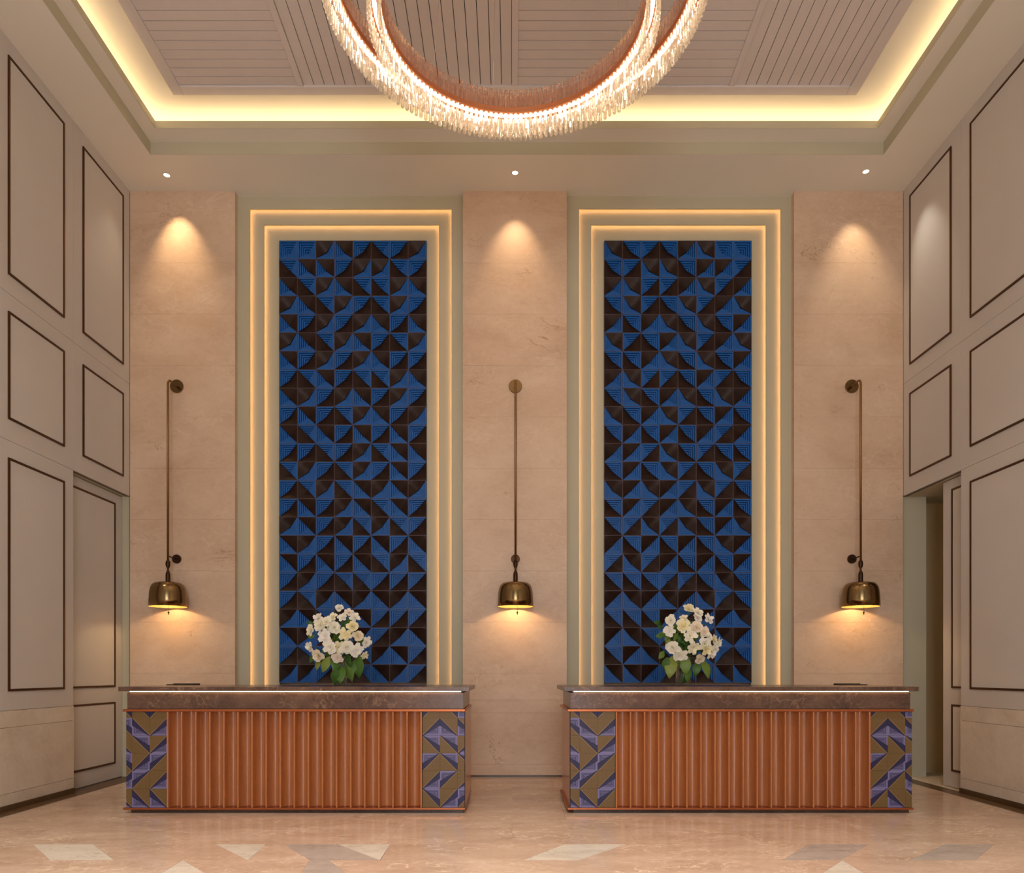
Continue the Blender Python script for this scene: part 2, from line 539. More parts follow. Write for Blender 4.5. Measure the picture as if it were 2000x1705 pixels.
ZJ = [0.0, 0.15, 0.75, 0.90, 1.21, 1.81, 2.41, 3.01, 3.61, 4.21, 4.81, 5.41, 6.01, 6.61, ZC]
for x0, x1 in ((XL + 0.003, -3.239), (-0.5746, 0.6405), (3.299, XR - 0.003)):
    core = mk('pier_core', MB().box(x0 + 0.002, x1 - 0.002, YB + 0.02, 8.934, 0, ZC), 'travertine', wall_back)
    for za, zb in zip(ZJ[:-1], ZJ[1:]):
        mk('stone_slab', MB().box(x0, x1, YB, YB + 0.019, za + 0.0006, zb - 0.0006), 'travertine', core)
    mk('base_strip', MB().box(x0, x1, YB - 0.008, YB - 0.0005, 0.0, 0.022), 'dark_strip', core)

# ------------------------------------------------------------------ relief tiles
PITCH = 0.2197
A0 = PITCH / 2 - 0.0035
DEP = 0.078
NS = 5
def relief_tile(full):
    m = MB()
    h = PITCH / 2 - 0.0007
    r = A0
    # rim and sides (front at y = 0, body reaches back to y = 0.062)
    o = [(-h, -h), (h, -h), (h, h), (-h, h)]
    i = [(-r, -r), (r, -r), (r, r), (-r, r)]
    for k in range(4):
        k2 = (k + 1) % 4
        m.quad((o[k][0], 0, o[k][1]), (o[k2][0], 0, o[k2][1]), (i[k2][0], 0, i[k2][1]), (i[k][0], 0, i[k][1]), 2)
        side_mat = 0 if (full or k in (2, 3)) else 1
        m.quad((o[k][0], 0.094, o[k][1]), (o[k2][0], 0.062, o[k2][1]), (o[k2][0], 0, o[k2][1]), (o[k][0], 0, o[k][1]), side_mat)
    # stepped blue arms: left, top (and right, bottom when the tile is blue all over)
    a = [r * (1 - k / (NS + 0.35)) for k in range(NS + 1)]
    d = [DEP * (k / NS) for k in range(NS + 1)]
    def arm(tf):
        for k in range(NS):
            ak, an = a[k], a[k + 1]
            yk, yn = (d[k] + 0.002), (d[k + 1] + 0.002)
            ag, ys = an + 0.0052, yn + 0.011          # each tread ends in a narrow sunk groove
            def flat(a_, b_, y_):
                m.quad(*[(p[0], y_, p[1]) for p in (tf(-a_, -a_), tf(-a_, a_), tf(-b_, b_), tf(-b_, -b_))], 0)
            def wall(a_, ya_, yb_):
                q0, q1 = tf(-a_, -a_), tf(-a_, a_)
                m.quad((q0[0], ya_, q0[1]), (q1[0], ya_, q1[1]), (q1[0], yb_, q1[1]), (q0[0], yb_, q0[1]), 0)
            flat(ak, ag, yk); wall(ag, yk, ys); flat(ag, an, ys); wall(an, ys, yn)
        an = a[NS]
        P = [tf(-an, -an), tf(-an, an), tf(0, 0)]
        m.add([(p[0], d[NS] + 0.002, p[1]) for p in P], [(0, 1, 2)], 0)
    arm(lambda x, z: (x, z))                 # left arm
    arm(lambda x, z: (z, -x))                # top arm
    if full:
        arm(lambda x, z: (-x, -z))
        arm(lambda x, z: (-z, x))
    else:
        n = 7                                # smooth brown hollow below the diagonal z = x
        V = []; F_ = []; idx = {}
        eps = 0.03
        for ii in range(n + 1):
            for jj in range(n + 1 - ii):
                s, t_ = ii / n, jj / n
                # barycentric: corner C (r,-r), B (-r,-r), T (r,r)
                w = 1 - s - t_
                x = r * w - r * s + r * t_
                z = -r * w - r * s + r * t_
                mm = ((x - z) + math.sqrt((x + z) ** 2 + eps ** 2)) / 2
                mm = min(mm, r)
                dep = DEP * (1 - mm / r) * 0.96
                idx[(ii, jj)] = len(V); V.append((x, dep, z))
        for ii in range(n):
            for jj in range(n - ii):
                F_.append((idx[(ii, jj)], idx[(ii, jj + 1)], idx[(ii + 1, jj)]))
                if jj < n - ii - 1:
                    F_.append((idx[(ii + 1, jj)], idx[(ii, jj + 1)], idx[(ii + 1, jj + 1)]))
        m.add(V, F_, 1, True)
        # small drop along the diagonal between glaze fields
        K = 8
        for k in range(K):
            x1_, x2_ = -r + 2 * r * k / K, -r + 2 * r * (k + 1) / K
            y1_ = DEP * (1 - abs(x1_) / r); y2_ = DEP * (1 - abs(x2_) / r)
            m.quad((x1_, max(0, y1_ * 0.75 - 0.004), x1_), (x2_, max(0, y2_ * 0.75 - 0.004), x2_), (x2_, y2_ + 0.01, x2_), (x1_, y1_ + 0.01, x1_), 1)
    return m.mesh('relief_tile', ['tile_blue', 'tile_brown', 'tile_rim'])
T_HALF, T_FULL = relief_tile(False), relief_tile(True)
PAT = [
    ["55317973", "91173397", "19319931", "31937937", "17373171", "31931793", "17373177", "79179931",
     "13731737", "71793173", "19171717", "77973911", "93793717", "79391313", "71731917", "31739397",
     "13717171", "17171939", "73799777", "79313131", "31931777", "13793731", "79779317", "33799137"],
    ["19793155", "97119337", "31773173", "91791731", "39319193", "17931731", "99319193", "31779379",
     "91931913", "19317939", "93939373", "33719799", "93917917", "13137179", "93731939", "97171931",
     "39393913", "71739393", "99977919", "31313179", "99937331", "31979713", "93197179", "11379911"],
]
ANG = {'7': 0.0, '9': PI / 2, '3': PI, '1': -PI / 2}
LABT = ['tall panel of blue and brown relief tiles above the left reception counter',
        'tall panel of blue and brown relief tiles above the right reception counter']
for nc, pat, lab in zip(NICHES, PAT, LABT):
    ztop = 6.370
    root = empty('tile_panel', (nc['tx'], 8.85, ztop - 24 * PITCH), label=lab, category='tile panel', group='relief tile panels in the lit niches')
    for r, row in enumerate(pat):
        for c, ch in enumerate(row):
            lx = (c - 3.5) * PITCH; lz = (23.5 - r) * PITCH
            o = link('relief_tile', T_FULL if ch == '5' else T_HALF, root, (lx, 0, lz))
            if ch != '5':
                o.rotation_euler = (0, ANG[ch], 0)

# ------------------------------------------------------------------ side walls
TIERS = [(0.885, 3.285), (3.285, 4.59), (4.59, ZC)]
PAN = [(1.056, 3.131), (3.472, 4.43), (4.757, 6.70)]
def trim_panel(parent, s, xf, ya, yb, za, zb, tw=0.02):
    """raised field inside a bronze line. s = +1 when the room is on the +x side"""
    q = 0.012 * s
    fld = MB()
    i = 0.026
    fld.box(min(xf, xf + q * 0.55), max(xf, xf + q * 0.55), ya + tw, yb - tw, za + tw, zb - tw)
    p = mk('panel_field', fld, 'panel', parent, bevel=0.003)
    t = MB()
    x0, x1 = min(xf, xf + q), max(xf, xf + q)
    t.box(x0, x1, ya, ya + tw, za, zb); t.box(x0, x1, yb - tw, yb, za, zb)
    t.box(x0, x1, ya + tw, yb - tw, za, za + tw); t.box(x0, x1, ya + tw, yb - tw, zb - tw, zb)
    mk('bronze_line', t, 'bronze', p, label='thin bronze outline of the panel')
    return p

def side_wall(side):
    s = 1 if side == 'left' else -1
    X = XL if side == 'left' else XR
    B = X - s * 0.02                         # backing face behind 2 cm boards
    m = MB()
    def bx(xa, xb, *r): m.box(min(xa, xb), max(xa, xb), *r)
    yo0, yo1, zo = 7.565, YB, 3.285
    bx(B, B - s * 0.04, Y0, yo0, 0, ZC + 0.3)
    bx(B, B - s * 0.04, yo0, 8.935, zo, ZC + 0.3)
    rv = MB()                                # reveal of the doorway
    if side == 'left':
        rv.box(min(B, B - s * 0.20), max(B, B - s * 0.20), yo1 + 0.03, 8.93, 0, zo)
        rv.box(min(B - s * 0.04, B - s * 0.20), max(B - s * 0.04, B - s * 0.20), yo0 - 0.3, 8.93, zo, zo + 0.1)
    else:
        rv.box(min(B, B - s * 0.27), max(B, B - s * 0.27), yo1 + 0.04, 8.93, 0, zo)
        rv.box(min(B - s * 0.04, B - s * 1.4), max(B - s * 0.04, B - s * 1.4), 6.9, 9.15, zo, zo + 0.1)
    w = mk('wall_' + side, m, 'wall_gap', kind='structure')
    mk('door_reveal', rv, 'niche', w)
    g = 0.0015
    cols = [(6.42, 7.565, (6.58, 7.405)), (5.275, 6.42, (5.435, 6.26)), (7.565, YB, (7.725, 8.53))]
    for ci, (ya, yb, (pa, pb)) in enumerate(cols):
        for ti, (za, zb) in enumerate(TIERS):
            if ci == 2 and ti == 0:
                continue
            b = mk('wall_board', MB().box(min(X, B), max(X, B), ya + g, yb - g, za + g, zb - g), 'wall', w, bevel=0.001)
            trim_panel(b, s, X, pa, pb, *PAN[ti]) if True else None
    mk('wall_board', MB().box(min(X, B), max(X, B), Y0, 5.275 - g, 0.885 + g, ZC), 'wall', w)
    # stone wainscot
    for ya, yb in ((6.42, 7.565), (5.275, 6.42), (Y0, 5.275)):
        for za, zb in ((0.0, 0.15), (0.15, 0.735), (0.735, 0.885)):
            mk('wainscot_slab', MB().box(min(X + s * 0.006, B), max(X + s * 0.006, B), ya + g, yb - g, za + g, zb - g), 'wainscot', w)
    return w
WL = side_wall('left'); WR = side_wall('right')
# fix sub-levels: bronze lines sit under panel_field under wall_board; keep three levels by re-parenting
for w in (WL, WR):
    for b in list(w.children):
        for p in list(b.children):
            for t in list(p.children):
                t.parent = b
mk('baseboard_left', MB().box(XL + 0.0065, XL + 0.02, Y0, 7.565, 0, 0.05), 'dark_strip', kind='structure')
mk('baseboard_right', MB().box(XR - 0.02, XR - 0.0065, Y0, 7.565, 0, 0.05), 'dark_strip', kind='structure')

def door(name, X, s, ya, yb, label):
    d = mk(name, MB().box(min(X, X - s * 0.045), max(X, X - s * 0.045), ya, yb, 0.006, 3.275), 'wall', bevel=0.002, kind='structure', label=label)
    trim_panel(d, s, X, ya + 0.165, yb - 0.165, 1.056, 3.17)
    trim_panel(d, s, X, ya + 0.165, yb - 0.165, 0.175, 0.885)
    for p in list(d.children):
        for t in list(p.children):
            pass
    return d
door('door_1', XL - 0.10, 1, 7.50, 8.705, 'closed panelled door beside the left reception counter')
door('door_2', XR + 0.10, -1, 6.84, 8.05, 'panelled sliding door standing half open beside the right reception counter')
# small lobby behind the half-open door
mk('wall_alcove', MB().box(XR + 0.29, XR + 1.45, 9.06, 9.15, 0, 3.285).box(XR + 1.4, XR + 1.48, 6.9, 9.06, 0, 3.285).box(XR + 0.15, XR + 1.4, 6.72, 6.8, 0, 3.285), 'alcove', kind='structure')

# ------------------------------------------------------------------ ceiling
AX0, AX1, AY = -3.93, 4.04, 8.07
BX0, BX1, BY = -3.78, 3.877, 7.86
Z1, ZLIP, Z2 = 6.984, 7.06, 7.20
CY0 = -2.0
c = MB()
def ring(mb, ox0, ox1, oy0, oy1, ix0, ix1, iy0, iy1, z0, z1):
    mb.box(ox0, ix0, oy0, oy1, z0, z1); mb.box(ix1, ox1, oy0, oy1, z0, z1)
    mb.box(ix0, ix1, iy1, oy1, z0, z1); mb.box(ix0, ix1, oy0, iy0, z0, z1)
ring(c, XL - 0.25, XR + 0.25, Y0, 8.934, AX0, AX1, CY0, AY, ZC, Z1)
ring(c, XL - 0.25, XR + 0.25, Y0, 8.934, BX0, BX1, CY0 + 0.2, BY, Z1, Z1 + 0.025)
ring(c, BX0 - 0.012, BX1 + 0.012, CY0 + 0.188, BY + 0.012, BX0, BX1, CY0 + 0.2, BY, Z1 + 0.025, ZLIP)
TX0, TX1, TY = BX0 - 0.34, BX1 + 0.34, BY + 0.34
ring(c, TX0 - 0.1, TX1 + 0.1, CY0 - 0.2, TY + 0.1, TX0, TX1, CY0 - 0.1, TY, Z1 + 0.025, Z2)
c.box(XL - 0.25, XR + 0.25, Y0, 8.934, Z2, Z2 + 0.08)
ceiling = mk('ceiling', c, 'ceil', kind='structure')
cb = MB().box(AX0 - 0.001, AX0 + 0.004, CY0, AY, ZC + 0.0005, Z1 - 0.0005).box(AX1 - 0.004, AX1 + 0.001, CY0, AY, ZC + 0.0005, Z1 - 0.0005)
cb.box(AX0 + 0.004, AX1 - 0.004, AY - 0.004, AY + 0.001, ZC + 0.0005, Z1 - 0.0005)
mk('cornice_band', cb, 'niche', ceiling)
cb = MB().box(BX0 - 0.001, BX0 + 0.004, CY0 + 0.2, BY, Z1 + 0.0005, ZLIP).box(BX1 - 0.004, BX1 + 0.001, CY0 + 0.2, BY, Z1 + 0.0005, ZLIP)
cb.box(BX0 + 0.004, BX1 - 0.004, BY - 0.004, BY + 0.001, Z1 + 0.0005, ZLIP)
mk('cornice_band', cb, 'niche', ceiling)
lm = MB()
zs = Z1 + 0.035
lw = 0.03; lo = 0.15
lm.quad((BX0 - lo - lw, CY0, zs), (BX0 - lo, CY0, zs), (BX0 - lo, BY + lo, zs), (BX0 - lo - lw, BY + lo, zs))
lm.quad((BX1 + lo, CY0, zs), (BX1 + lo + lw, CY0, zs), (BX1 + lo + lw, BY + lo, zs), (BX1 + lo, BY + lo, zs))
lm.quad((BX0 - lo - lw, BY + lo, zs), (BX1 + lo + lw, BY + lo, zs), (BX1 + lo + lw, BY + lo + lw, zs), (BX0 - lo - lw, BY + lo + lw, zs))
mk('led_strip', lm, 'led_cove', ceiling, label='warm glowing strip hidden in the ceiling cove')

WX0, WX1, WY1, WY0 = -3.48, 3.54, 7.63, 3.4
ZB = 7.172
mk('panel_back', MB().box(WX0, WX1, WY0, WY1, Z2 - 0.012, Z2), 'board_gap', ceiling)
for (a, b, c_, d_) in ((WX0, WX0 + 0.11, WY0, WY1), (WX1 - 0.11, WX1, WY0, WY1), (WX0 + 0.111, WX1 - 0.111, WY1 - 0.11, WY1)):
    mk('panel_border', MB().box(a, b, c_, d_, ZB - 0.018, Z2 - 0.0005), 'board', ceiling, bevel=0.004)
DIV = [-2.14, 0.03, 2.225]
for x in DIV:
    mk('divider_strip', MB().box(x - 0.03, x + 0.03, WY0, WY1 - 0.111, ZB - 0.016, Z2 - 0.0125), 'board', ceiling, bevel=0.003)
BP = 0.106
def boards_x(x0, x1):
    me = MB().box(x0, x1, 0.0045, BP - 0.0045, ZB, Z2 - 0.0125).mesh('ceiling_board', ['board'])
    y = WY1 - 0.111 - BP
    while y > WY0:
        link('ceiling_board', me, ceiling, (0, y, 0)); y -= BP
def boards_y(x0, x1):
    n = round((x1 - x0) / BP); p = (x1 - x0) / n
    me = MB().box(0.0035, p - 0.0035, WY0, WY1 - 0.111, ZB, Z2 - 0.0125).mesh('ceiling_board', ['board'])
    for k in range(n):
        link('ceiling_board', me, ceiling, (x0 + k * p, 0, 0))
boards_x(WX0 + 0.111, DIV[0] - 0.031)
boards_y(DIV[0] + 0.031, DIV[1] - 0.031)
boards_x(DIV[1] + 0.031, DIV[2] - 0.031)
boards_y(DIV[2] + 0.031, WX1 - 0.111)

# ------------------------------------------------------------------ downlights
def downlight(x, y, label, target, power, color, angle, blend=1.0, lens='lens', r=0.032, z=ZC):
    root = empty('ceiling_downlight', (x, y, z), label=label, category='downlight', group='recessed downlights in the soffit')
    d = Vector(target) - Vector((x, y, z))
    mk('trim_ring', MB().lathe([(r, -0.0004), (r + 0.004, -0.006), (r + 0.011, -0.004), (r + 0.013, -0.0003)], n=24), 'white_trim', root)
    mk('lens', MB().lathe([(r, -0.0012), (0.0005, -0.0012)], n=24, smooth=False), lens, root)
    sp = spot('downlight_lamp', (x, y, z - 0.02), target, power, color, angle, blend, 0.02)
    return root
downlight(-3.907, 8.40, 'small recessed downlight above the left stone pier', (-3.86, 8.68 + 0.12, ZC - 1.3), 70, (1.0, 0.70, 0.40), 58)
downlight(0.035, 8.36, 'small recessed downlight above the centre stone pier', (0.04, 8.68 + 0.10, ZC - 1.4), 45, (1.0, 0.70, 0.42), 60)
downlight(3.975, 8.34, 'small bright recessed downlight above the right stone pier', (4.02, 8.68 + 0.10, ZC - 1.5), 48, (1.0, 0.76, 0.50), 58)
# second heads of the outer fixtures, turned to the side walls
spot('downlight_lamp', (4.03, 8.30, ZC - 0.02), (4.60, 8.14, 5.75), 30, (1.0, 0.92, 0.82), 46, 1.0, 0.02)
spot('downlight_lamp', (-3.95, 8.36, ZC - 0.02), (-4.50, 8.2, 5.5), 9, (1.0, 0.88, 0.74), 50, 1.0, 0.02)
downlight(-4.2, 4.7, 'added unseen fill light in the soffit along the left wall', (-3.75, 5.9, 0), 300, (1.0, 0.95, 0.88), 74, r=0.03)  # soffit pair added out of view to brighten wainscot and side floor
downlight(4.3, 4.7, 'added unseen fill light in the soffit along the right wall', (3.85, 5.9, 0), 260, (1.0, 0.95, 0.88), 74, r=0.03)
for x, y, p, where in ((0.8, 1.9, 950, 'right of the lobby centre line'), (-0.8, 1.9, 1000, 'left of the lobby centre line'),
                       (2.9, 0.4, 1150, 'over the right side of the lobby floor'), (-2.9, 0.4, 1300, 'over the left side of the lobby floor'),
                       (0.0, -1.2, 900, 'over the entrance end of the lobby floor')):
    downlight(x, y, 'added unseen ceiling fill light ' + where, (x * 0.98, y + 0.05, 0), p, (1.0, 0.97, 0.93), 88, 1.0, r=0.05, z=Z2)  # added fill out of view, lighting the room and bouncing off the floor

# ------------------------------------------------------------------ wall lamps
def wall_lamp(x, label):
    root = empty('wall_lamp', (x, YB, 1.97), label=label, category='wall lamp', group='long-stemmed brass wall lamps on the stone piers')
    def P(dx, dy, z): return (dx, dy, z - 1.97)
    yr = -0.23
    zt = 4.564
    def disc(r, z, th):
        m = MB()
        n = 28
        prof = [(0.0005, th), (r - 0.003, th), (r, th - 0.003), (r, 0.0005)]
        v = []; f = []
        for rr, h in prof:
            for k in range(n):
                a = 2 * PI * k / n
                v.append((rr * math.cos(a), -h, z - 1.97 + rr * math.sin(a)))
        for i in range(len(prof) - 1):
            for k in range(n):
                f.append((i * n + k, i * n + (k + 1) % n, (i + 1) * n + (k + 1) % n, (i + 1) * n + k))
        m.add(v, f, 0, False)
        return m
    mk('wall_plate', disc(0.078, zt, 0.018), 'brass', root)
    mk('wall_plate', disc(0.052, 2.547, 0.022), 'dark_metal', root)
    pts = [P(0, -0.015, zt), P(0, yr + 0.06, zt)]
    for k in range(1, 7):
        a = k / 6 * PI / 2
        pts.append(P(0, yr + 0.06 - 0.06 * math.sin(a), zt - 0.06 + 0.06 * math.cos(a)))
    pts.append(P(0, yr, 2.45))
    mk('stem', MB().tube(pts, 0.0125, 12), 'brass_rod', root)
    mk('bracket_arm', MB().tube([P(0, -0.02, 2.547), P(0, yr + 0.008, 2.547)], 0.007, 8), 'dark_metal', root)
    prof = [(0.012, 2.50), (0.024, 2.485), (0.027, 2.455), (0.022, 2.43), (0.010, 2.40), (0.014, 2.375), (0.024, 2.355), (0.026, 2.33), (0.026, 2.248)]
    mk('socket', MB().lathe([(r, z - 1.97) for r, z in prof], 0, yr, 20), 'dark_metal', root)
    R = 0.204
    out = [(0.026, 0.278), (R * 0.55, 0.276), (R * 0.72, 0.268), (R * 0.84, 0.248), (R * 0.92, 0.212), (R * 0.965, 0.16), (R * 0.99, 0.08), (R, 0.0)]
    inn = [(r - 0.003, z - (0.003 if z > 0.2 else 0)) for r, z in reversed(out)]
    mb = MB().lathe(out + inn[:1], 0, yr, 48)
    sh = mk('shade', mb, 'brass', root)
    mk('shade_lining', MB().lathe([(r, z + 0.0005) for r, z in inn], 0, yr, 48), 'shade_in', sh)
    mk('pull_chain', MB().tube([P(0.02, yr - 0.03, 2.07), P(0.02, yr - 0.03, 1.915)], 0.0022, 6), 'brass_rod', root)
    mk('pull_knob', MB().lathe([(0.0005, -0.05), (0.004, -0.055), (0.011, -0.062), (0.011, -0.072), (0.005, -0.078), (0.005, -0.092), (0.0005, -0.094)], 0.02, yr - 0.03, 14), 'dark_metal', root)
    mk('bulb', MB().lathe([(0.0005, 0.11), (0.022, 0.118), (0.032, 0.14), (0.030, 0.165), (0.018, 0.19), (0.016, 0.22)], 0, yr, 18), 'bulb', root)
    l = bpy.data.lights.new('lamp_light', 'POINT'); l.energy = 9.5; l.color = (1.0, 0.68, 0.32); l.shadow_soft_size = 0.03
    lo = bpy.data.objects.new('lamp_light', l); lo.location = (x, YB + yr, 1.97 + 0.105); COL.objects.link(lo)
    return root
wall_lamp(-3.916, 'brass dome wall lamp on a long stem on the left stone pier')
wall_lamp(0.04, 'brass dome wall lamp on a long stem on the centre stone pier')
wall_lamp(3.969, 'brass dome wall lamp on a long stem on the right stone pier')

# ------------------------------------------------------------------ reception counters
YC = 6.47
ZT0, ZT1 = 1.062, 1.10
def print_tile(parent, x0, x1, z0, z1, ux0, ux1, vz0, vz1, corner):
    """flat printed tile; (ux, vz) is the part of the whole tile that shows, in 0..1 from its lower left"""
    g = 0.0008
    m = MB().box(x0 + g, x1 - g, YC - 0.006, YC, z0 + g, z1 - g)
    me = m.mesh('printed_tile', ['print'])
    uvl = me.uv_layers.new(name='UVMap')
    for poly in me.polygons:
        for li in poly.loop_indices:
            co = me.vertices[me.loops[li].vertex_index].co
            u = ux0 + (ux1 - ux0) * (co.x - x0) / (x1 - x0)
            v = vz0 + (vz1 - vz0) * (co.z - z0) / (z1 - z0)
            if corner in '93': u = 1 - u
            if corner in '79': v = 1 - v
            uvl.data[li].uv = (u, v)
    return link('printed_tile', me, parent)

def counter(xb0, xb1, xt0, xt1, ends, fl0, fl1, label):
    root = empty('reception_counter', ((xb0 + xb1) / 2, YC, 0), label=label, category='reception counter', group='reception counters')
    rx = (xb0 + xb1) / 2
    inv = Matrix.Translation((-rx, -YC, 0))
    made = []
    def part(name, mb, mats, bevel=0.0, parent=None, **pr):
        o = mk(name, mb, mats, parent, bevel=bevel, **pr)
        if parent is None:
            made.append(o)
        return o
    D = 0.98
    part('countertop', MB().box(xt0, xt1, YC - 0.05, YC + D - 0.02, ZT0, ZT1), 'dark_stone', 0.002)
    part('stone_band', MB().box(xb0 + 0.005, xb1 - 0.012, YC + 0.004, YC + D - 0.06, 0.9055, ZT0 - 0.014), 'dark_stone', 0.002)
    part('shadow_gap', MB().box(xb0 + 0.03, xb1 - 0.03, YC + 0.03, YC + D - 0.1, ZT0 - 0.014, ZT0), 'plinth')
    m = MB()
    m.box(xb0 + 0.035, xb1 - 0.035, YC - 0.010, YC - 0.002, ZT0 - 0.006, ZT0 - 0.0005)
    part('led_strip', m, 'led_counter', label='glowing line under the countertop edge')
    part('ledge_trim', MB().box(xb0 - 0.022, xb1 + 0.004, YC - 0.022, YC + D, 0.884, 0.905), 'copper_trim', 0.003)
    part('bottom_trim', MB().box(xb0 - 0.022, xb1 + 0.004, YC - 0.022, YC + D, 0.030, 0.048), 'copper_trim', 0.003)
    part('plinth', MB().box(xb0 + 0.035, xb1 - 0.02, YC + 0.012, YC + D - 0.05, 0.0, 0.030), 'plinth')
    part('body', MB().box(xb0, xb1, YC + 0.087, YC + D - 0.01, 0.0485, 0.8835), 'wood')
    # end fields of printed tiles
    T = 0.154
    rows = [0.882]
    z = px2z(1402, YC)
    zr = [0.8835, z] + [z - T * k for k in range(1, 6)]
    zr[-1] = 0.0485
    for (bx, cols) in ends:
        core = part('tile_backing', MB().box(bx[0], bx[-1], YC + 0.0005, YC + 0.06, 0.0485, 0.8835), 'grout')
        for r in range(6):
            for ci in range(3):
                x0, x1 = bx[ci], bx[ci + 1]
                wd = x1 - x0
                if ci == 0 and wd < 0.8 * T: ux = (1 - wd / T, 1.0)
                elif ci == 2 and wd < 0.8 * T: ux = (0.0, wd / T)
                else: ux = (0.0, 1.0)
                vz = (0.0, (zr[0] - zr[1]) / T) if r == 0 else (0.0, 1.0)
                t = print_tile(None, x0, x1, zr[r + 1], zr[r], ux[0], ux[1], vz[0], vz[1], cols[r][ci])
                made.append(t)
    # fluted middle field: 18 hollow flutes between thin fins
    NF = 18; p = (fl1 - fl0) / NF; fw = 0.014
    za, zb = 0.0485, 0.8835
    for k in range(NF + 1):
        x = fl0 + k * p
        part('fin', MB().box(x - fw / 2, x + fw / 2, YC - 0.021, YC + 0.086, za, zb), 'wood', 0.003)
    m = MB()
    n = 16; w = p - fw
    prof = []
    for i in range(n + 1):
        a = PI * i / n
        prof.append((fw / 2 + w / 2 - w / 2 * math.cos(a), -0.008 + 0.09 * math.sin(a) ** 0.6))
    v = [(x, y, za) for x, y in prof] + [(x, y, zb) for x, y in prof]
    f = [(i, i + 1, n + 2 + i, n + 1 + i) for i in range(n)]
    m.add(v, f, 0, True)
    m.quad((fw / 2, 0.0855, za), (fw / 2, 0.0855, zb), (fw / 2 + w, 0.0855, zb), (fw / 2 + w, 0.0855, za))
    me = m.mesh('flute', ['wood'])
    for k in range(NF):
        made.append(link('flute', me, None, (fl0 + k * p, YC, 0)))
    for o in made:
        o.parent = root
        o.matrix_parent_inverse = inv
    return root
def X6(px): return px2x(px, YC)
counter(-3.360, -0.411, -3.405, -0.370,
        [([X6(247), X6(258.5), X6(293), X6(327.3)], ["997", "913", "193", "937", "373", "111"]),
         ([X6(825), X6(859.3), X6(894), X6(907.5)], ["791", "311", "993", "799", "373", "937"])],
        X6(329), X6(823), 'long reception counter with wooden flutes standing on the left')
counter(0.504, 3.486, 0.450, 3.520,
        [([X6(1114), X6(1132), X6(1167), X6(1201.5)], ["997", "913", "193", "937", "373", "117"]),
         ([X6(1699), X6(1733.3), X6(1767.5), X6(1780.5)], ["791", "311", "999", "737", "371", "719"])],
        X6(1203.5), X6(1697), 'long reception counter with wooden flutes standing on the right')

# flat black pieces standing in for the desk equipment peeking over the counters
mk('desk_equipment', MB().box(-0.13, 0.13, -0.08, 0.08, 0.0005, 0.008).box(-0.13, 0.13, 0.072, 0.08, 0.008, 0.016), 'black', loc=(px2x(358, 7.25), 7.25, ZT1),
   label='thin flat black stand-in for desk equipment at the left reception counter', category='desk equipment', group='desk equipment stand-ins on the counters')
mk('desk_equipment', MB().box(-0.13, 0.13, -0.08, 0.08, 0.0005, 0.008).box(-0.13, 0.13, 0.072, 0.08, 0.008, 0.016), 'black', loc=(px2x(1661, 7.25), 7.25, ZT1),
   label='thin flat black stand-in for desk equipment at the right reception counter', category='desk equipment', group='desk equipment stand-ins on the counters')

# ------------------------------------------------------------------ flowers
def petal(mb, ang, tilt, L, W, cup):
    """petal from the origin outwards, opening towards -y (the viewer)"""
    nu, nv = 4, 3
    V = []
    for i in range(nu):
        t = i / (nu - 1)
        w = W * math.sin(PI * (0.10 + 0.72 * t)) ** 0.8
        for j in range(nv):
            s = j / (nv - 1) * 2 - 1
            r = L * t
            x = w * s
            h = -cup * t * t - 0.25 * W * (1 - s * s) * 0 + 0.22 * w * s * s
            y = -r * math.sin(tilt) * (1.0) - 0.0 + h * -1 * math.cos(tilt) * 0.6
            rr = r * math.cos(tilt)
            ca, sa = math.cos(ang), math.sin(ang)
            V.append((rr * ca - x * sa, y, rr * sa + x * ca))
    F_ = []
    for i in range(nu - 1):
        for j in range(nv - 1):
            a = i * nv + j
            F_.append((a, a + 1, a + nv + 1, a + nv))
    mb.add(V, F_, 0, True)
def bloom_mesh(kind):
    mb = MB()
    rr = random.Random(kind * 17 + 3)
    for lay, (n, tilt, L, W) in enumerate(((6, 0.2, 1.0, 0.52), (5, 0.7, 0.9, 0.5), (4, 1.15, 0.75, 0.40))):
        for k in range(n):
            petal(mb, 2 * PI * (k + 0.5 * lay) / n + rr.uniform(-.25, .25), tilt + rr.uniform(-.12, .2), L * rr.uniform(.8, 1.18), W * rr.uniform(.85, 1.15) * (1.0, 0.8, 0.68)[kind], 0.15)
    return mb.mesh('bloom', ['petal'])
BLOOMS = [bloom_mesh(k) for k in range(3)]
def leaf_mesh():
    mb = MB()
    prof = [(0.0, 0.02), (0.15, 0.16), (0.35, 0.27), (0.55, 0.27), (0.75, 0.19), (0.9, 0.09), (1.0, 0.005)]
    V = []
    for t, w in prof:
        c = 0.16 * math.sin(t * 2.4)
        V += [(-w, 0.05 - c, -t), (0, -c, -t), (w, 0.05 - c, -t)]
    F_ = []
    for i in range(len(prof) - 1):
        F_ += [(i * 3, i * 3 + 1, i * 3 + 4, i * 3 + 3), (i * 3 + 1, i * 3 + 2, i * 3 + 5, i * 3 + 4)]
    mb.add(V, F_, 0, True)
    return mb.mesh('leaf', ['leaf'])
LEAF = leaf_mesh()
YV = 7.0
